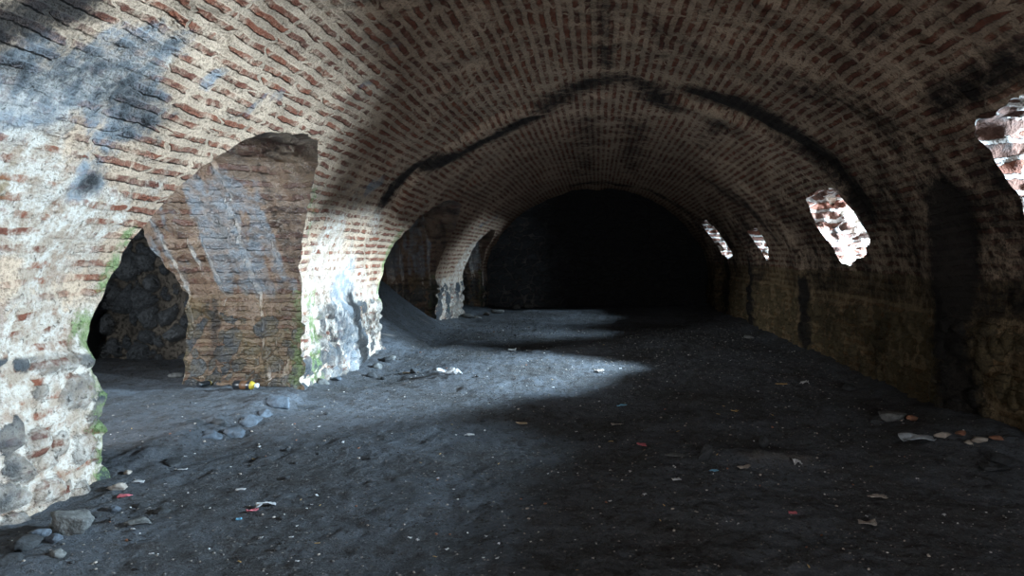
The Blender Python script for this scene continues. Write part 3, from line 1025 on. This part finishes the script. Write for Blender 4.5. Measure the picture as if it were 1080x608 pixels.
def bottle(px, py, length, rz, label, orange):
    p = on_floor(px, py)
    L = length
    R = L * 0.17
    e = bpy.data.objects.new('plastic_bottle', None)
    COL.objects.link(e)
    e.location = (p[0], p[1], p[2] + R * 0.92)
    e.rotation_euler = (0, 0, rz)
    tag(e, label, 'bottle', 'dark bottles inside the near arch')
    body = [(-.5 * L, 0.001), (-.5 * L, R * .8), (-.47 * L, R * .97), (-.3 * L, R), (-.1 * L, R * .95), (.1 * L, R), (.2 * L, R * .93),
            (.29 * L, R * .62), (.34 * L, R * .42), (.37 * L, R * .40), (.37 * L, .001)]
    V, F = lathe(body)
    V = np.array(V)
    V[:, 1:] *= (1 + 0.08 * fbm(V * 30, 1.0, 2, 5))[:, None]
    mesh_from('body', V, F, M_BOTTLE, None, True, e)
    V, F = lathe([(.20 * L, R * .95), (.21 * L, R * .99), (.30 * L, R * .64), (.35 * L, R * .46), (.35 * L, R * .42)])
    b = mesh_from('shoulder_band', V, F, M_YELLOW, None, True, e)
    b['label'] = 'yellow band round the neck'
    V, F = lathe([(.37 * L, .001), (.37 * L, R * .47), (.46 * L, R * .47), (.47 * L, R * .4), (.47 * L, .001)])
    mesh_from('cap', V, F, M_PALECAP, None, True, e)
    if orange:
        V, F = lathe([(-.2 * L, R * .985), (-.19 * L, R * 1.02), (0.06 * L, R * 1.02), (.07 * L, R * .985)])
        mesh_from('label_wrap', V, F, M_ORANGE, None, True, e)


bottle(260, 411, 0.30, -0.15, 'larger dark bottle lying with its yellow neck to the right, behind the threshold', True)
bottle(217, 406, 0.20, 1.25, 'smaller dark bottle lying end-on, left of the larger one', False)


# scraps of litter
def scrap_mesh(w, d, seed, curl=0.25, t=0.004):
    r = np.random.default_rng(seed)
    n, m = 9, 7
    a, b = np.meshgrid(np.linspace(-.5, .5, n), np.linspace(-.5, .5, m), indexing='ij')
    x, y = a.ravel() * w, b.ravel() * d
    q = np.stack([a.ravel() * 2.2 + seed, b.ravel() * 2.2, 0 * x], 1)
    z = curl * min(w, d) * (0.6 * fbm(q, 1.0, 3, seed) + 0.5)
    ed = 1 + 0.14 * fbm(q * 2, 1.0, 2, seed + 5)
    x, y = x * ed, y * ed
    N = len(x)
    V = np.concatenate([np.stack([x, y, z], 1), np.stack([x, y, z + t], 1)])
    V[:, 2] -= V[:, 2].min()
    idx = np.arange(N).reshape(n, m)
    f = np.stack([idx[:-1, :-1], idx[:-1, 1:], idx[1:, 1:], idx[1:, :-1]], -1).reshape(-1, 4)
    F = [tuple(q) for q in f] + [tuple(q[::-1] + N) for q in f]
    rim = [idx[i, 0] for i in range(n)] + [idx[-1, j] for j in range(1, m)] + [idx[i, -1] for i in range(n - 2, -1, -1)] + [idx[0, j] for j in range(m - 2, 0, -1)]
    for i in range(len(rim)):
        u, v = int(rim[i]), int(rim[(i + 1) % len(rim)])
        F.append((u, v, v + N, u + N))
    return V, F


def put_scrap(name, px, py, w, d, mat, label, seed, rz=0.0, group=None, cat='litter', curl=0.3):
    p = on_floor(px, py)
    V, F = scrap_mesh(w, d, seed, curl)
    o = mesh_from(name, V, F, mat)
    o.location = (p[0], p[1], p[2] + 0.004)
    o.rotation_euler = (0, 0, rz)
    return tag(o, label, cat, group)


put_scrap('paper_scrap', 470, 394, 0.24, 0.12, M_WHITE, 'crumpled pale grey paper lying right of the second pier, left piece', 1, 0.1, curl=0.5)
put_scrap('paper_scrap', 482, 395, 0.12, 0.10, M_WHITE, 'folded pale paper standing at the right end of the crumpled piece', 2, 0.7, curl=1.0)
put_scrap('paper_scrap', 540, 370, 0.14, 0.09, M_WHITE, 'small bright white paper on the far edge of the lit patch', 3, 0.1)
put_scrap('paper_scrap', 558, 371, 0.10, 0.06, M_WHITE, 'small white scrap right of the bright white paper', 4, 0.3)
put_scrap('paper_scrap', 495, 461, 0.085, 0.06, M_WHITE, 'small rounded white scrap in the middle of the near lit floor', 5, 0.2)
put_scrap('paper_scrap', 656, 429, 0.10, 0.06, M_CYAN, 'faint bluish scrap on dark floor below the tip of the lit patch', 6, 0.2)
put_scrap('paper_scrap', 650, 449, 0.10, 0.05, M_MORT, 'faint grey scrap on dark floor right of the thin stick', 7, 0.2)
put_scrap('paper_scrap', 677, 471, 0.07, 0.06, M_PINK, 'reddish scrap on dark floor left of the flat pale slab', 8, 0.2)
put_scrap('paper_scrap', 775, 435, 0.08, 0.05, M_OCHRE, 'yellowish scrap on the dark floor in the middle distance', 9, 0.5)
put_scrap('paper_scrap', 785, 488, 0.10, 0.05, M_MORT, 'pale elongated scrap right of the upright dark stone', 10, 0.4)
put_scrap('paper_scrap', 841, 491, 0.055, 0.05, M_WHITE, 'bright white crumb right of the dusty patch on the dark floor', 11, 0.4, curl=0.8)
put_scrap('paper_scrap', 753, 498, 0.06, 0.035, M_CYAN, 'light blue scrap below the upright dark stone', 12, 0.2)
put_scrap('paper_scrap', 713, 507, 0.06, 0.035, M_WHITE, 'small white scrap on dark floor, lower left of the upright dark stone', 13, 0.2)
put_scrap('paper_scrap', 849, 405, 0.10, 0.07, M_WHITE, 'shiny white scrap near the right wall, far from the camera', 14, 0.2, curl=0.8)
put_scrap('paper_scrap', 824, 406, 0.14, 0.06, M_OCHRE, 'yellow-green scrap left of the shiny white one near the right wall', 15, 0.1)
put_scrap('plastic_sheet', 968, 467, 0.26, 0.15, M_FOIL, 'crumpled bluish plastic sheet in front of the rubble by the right wall', 16, 0.0, curl=0.35)
put_scrap('paper_scrap', 925, 526, 0.12, 0.05, M_MORT, 'long pale scrap on the dark floor at the right, farther from the wall', 17, 0.1)
put_scrap('paper_scrap', 915, 554, 0.10, 0.06, M_MORT, 'pale ragged scrap on the dark floor at lower right', 18, -0.1)
put_scrap('paper_scrap', 836, 543, 0.05, 0.03, M_PINK, 'orange-red scrap on the dark floor at lower right', 19, -0.1)
put_scrap('paper_scrap', 131, 525, 0.07, 0.05, M_PINK, 'bright pink scrap beside the lower corner of the left pier', 20, 0.1)
put_scrap('paper_scrap', 146, 507, 0.08, 0.04, M_WHITE, 'white scrap just above the bright pink one', 21, 0.3)
put_scrap('paper_scrap', 280, 535, 0.12, 0.05, M_WHITE, 'purplish white wrapper on the near lit floor', 22, 0.5, curl=0.6)
put_scrap('paper_scrap', 266, 541, 0.06, 0.045, M_PINK, 'dark pink scrap lying just left of the purplish white wrapper', 27, 0.9, curl=0.6)
put_scrap('paper_scrap', 254, 518, 0.065, 0.02, M_WHITE, 'thin white stub on the near lit floor above the wrapper', 23, 0.1)
put_scrap('paper_scrap', 193, 497, 0.06, 0.035, M_WHITE, 'light scrap on the near lit floor below the threshold stones', 24, 0.3)
put_scrap('paper_scrap', 252, 549, 0.03, 0.025, M_CYAN, 'tiny light blue scrap below left of the wrapper', 25, 0.3)
put_scrap('paper_scrap', 632, 394, 0.12, 0.08, M_MORT, 'grey scrap near the tip of the lit patch', 26, 0.3, curl=0.7)


def stick(px, py, length, r, rz, label):
    p = on_floor(px, py)
    V, F = lathe([(-.5 * length, 0.0005), (-.5 * length, r * .8), (-.2 * length, r), (.1 * length, r * .9), (.35 * length, r * .95), (.5 * length, r * .6), (.5 * length, .0005)], 10)
    V = np.array(V)
    V[:, 1] += 0.02 * length * np.sin(V[:, 0] / length * 5)
    o = mesh_from('stick', V, F, M_WOOD)
    o.location = (p[0], p[1], p[2] + r)
    o.rotation_euler = (0, 0, rz)
    tag(o, label, 'stick')


stick(549, 448, 0.13, 0.012, -0.05, 'short pale stick on the dark floor just below the lit patch')
stick(436, 394, 0.30, 0.010, 0.02, 'thin dark stick on the lit floor right of the second pier')

# small loose scraps that nothing tells apart: built once, then copied
kinds = [
    ('paper_crumb', M_WHITE, 'tiny white paper crumb on the dark earth floor', 'tiny white paper crumbs', 62),
    ('mortar_crumb', M_MORT, 'tiny pale mortar crumb on the dark earth floor', 'tiny pale mortar crumbs', 70),
    ('brick_crumb', M_BRICKB, 'tiny reddish brick crumb on the dark earth floor', 'tiny reddish brick crumbs', 30),
    ('straw_bit', M_OCHRE, 'tiny yellowish bit of straw on the dark earth floor', 'tiny yellowish straw bits', 30),
    ('pebble', M_DARK, 'small dark pebble on the dark earth floor', 'small dark pebbles', 60),
]
for kn, (nm, m, lb, gr, cnt) in enumerate(kinds):
    protos = []
    for q in range(3):
        if nm in ('paper_crumb', 'straw_bit'):
            V, F = scrap_mesh(0.035 if nm == 'paper_crumb' else 0.05, 0.022 if nm == 'paper_crumb' else 0.010, 300 + 10 * kn + q, 0.5, 0.003)
        else:
            s = 0.075 if nm == 'pebble' else 0.04
            V, F = rock_mesh((s, s * .8, s * .6), 400 + 10 * kn + q, 2)
            V[:, 2] -= V[:, 2].min() * 0.6
        o = mesh_from(nm, V, F, m)
        protos.append(tag(o, lb, nm.replace('_', ' ').split()[-1], gr))
    for k in range(cnt):
        px, py = RNG.uniform(10, 1000), 345 + 260 * RNG.uniform(0, 1) ** 1.15
        p = on_floor(px, py)
        tries = 0
        while not (-3.1 < p[0] < 3.0 or (p[0] > -4.6 and 5.4 < p[1] < 7.8)) or p[1] > 16:
            px, py = RNG.uniform(10, 1000), 345 + 260 * RNG.uniform(0, 1) ** 1.15
            p = on_floor(px, py)
        o = protos[k % 3]
        if k >= 3:
            o = o.copy()
            COL.objects.link(o)
        o.location = (p[0], p[1], p[2] + 0.001)
        o.rotation_euler = (0, 0, RNG.uniform(0, 6.28))
        sc_ = RNG.uniform(0.35, 0.8) * (0.8 + 0.05 * p[1])
        o.scale = (sc_, sc_, sc_)


# grit that nobody could count
def build_grit():
    V0, F0 = ICO[1]
    n = 9000
    y = 2.6 + 13.5 * RNG.uniform(0, 1, n) ** 1.5
    x = RNG.uniform(-3.3, 3.3, n)
    a = RNG.uniform(0, 1, n) < 0.10
    x = np.where(a & (y > 5.3) & (y < 8.0), RNG.uniform(-5.5, -3.3, n), x)
    z = floor_height(x, y)
    s = RNG.uniform(0.0025, 0.007, n) * (0.75 + 0.06 * y)
    V = (V0[None] * (1 + 0.3 * RNG.normal(size=(n, len(V0), 1)))) * s[:, None, None] * np.array([1.2, 1.0, 0.7])
    V = V + np.stack([x, y, z + s * 0.2], 1)[:, None, :]
    F = F0[None] + (np.arange(n) * len(V0))[:, None, None]
    tone = np.repeat(RNG.uniform(0, 1, n), len(V0))
    T = NT('grit', 0.85, 0.2)
    t = T.attr('tone')
    c = T.mix(T.ramp(t, 0.3, 0.7), (0.05, 0.048, 0.046), (0.20, 0.185, 0.17))
    c = T.mix(T.ramp(t, 0.94, 0.96), c, (0.5, 0.5, 0.48))
    T.put(T.b.inputs['Base Color'], c)
    o = mesh_from('grit', V.reshape(-1, 3), F.reshape(-1, 3), T.m, dict(tone=tone), False)
    tag(o, 'fine grit scattered over the earth floor', 'grit', None, 'stuff')


build_grit()
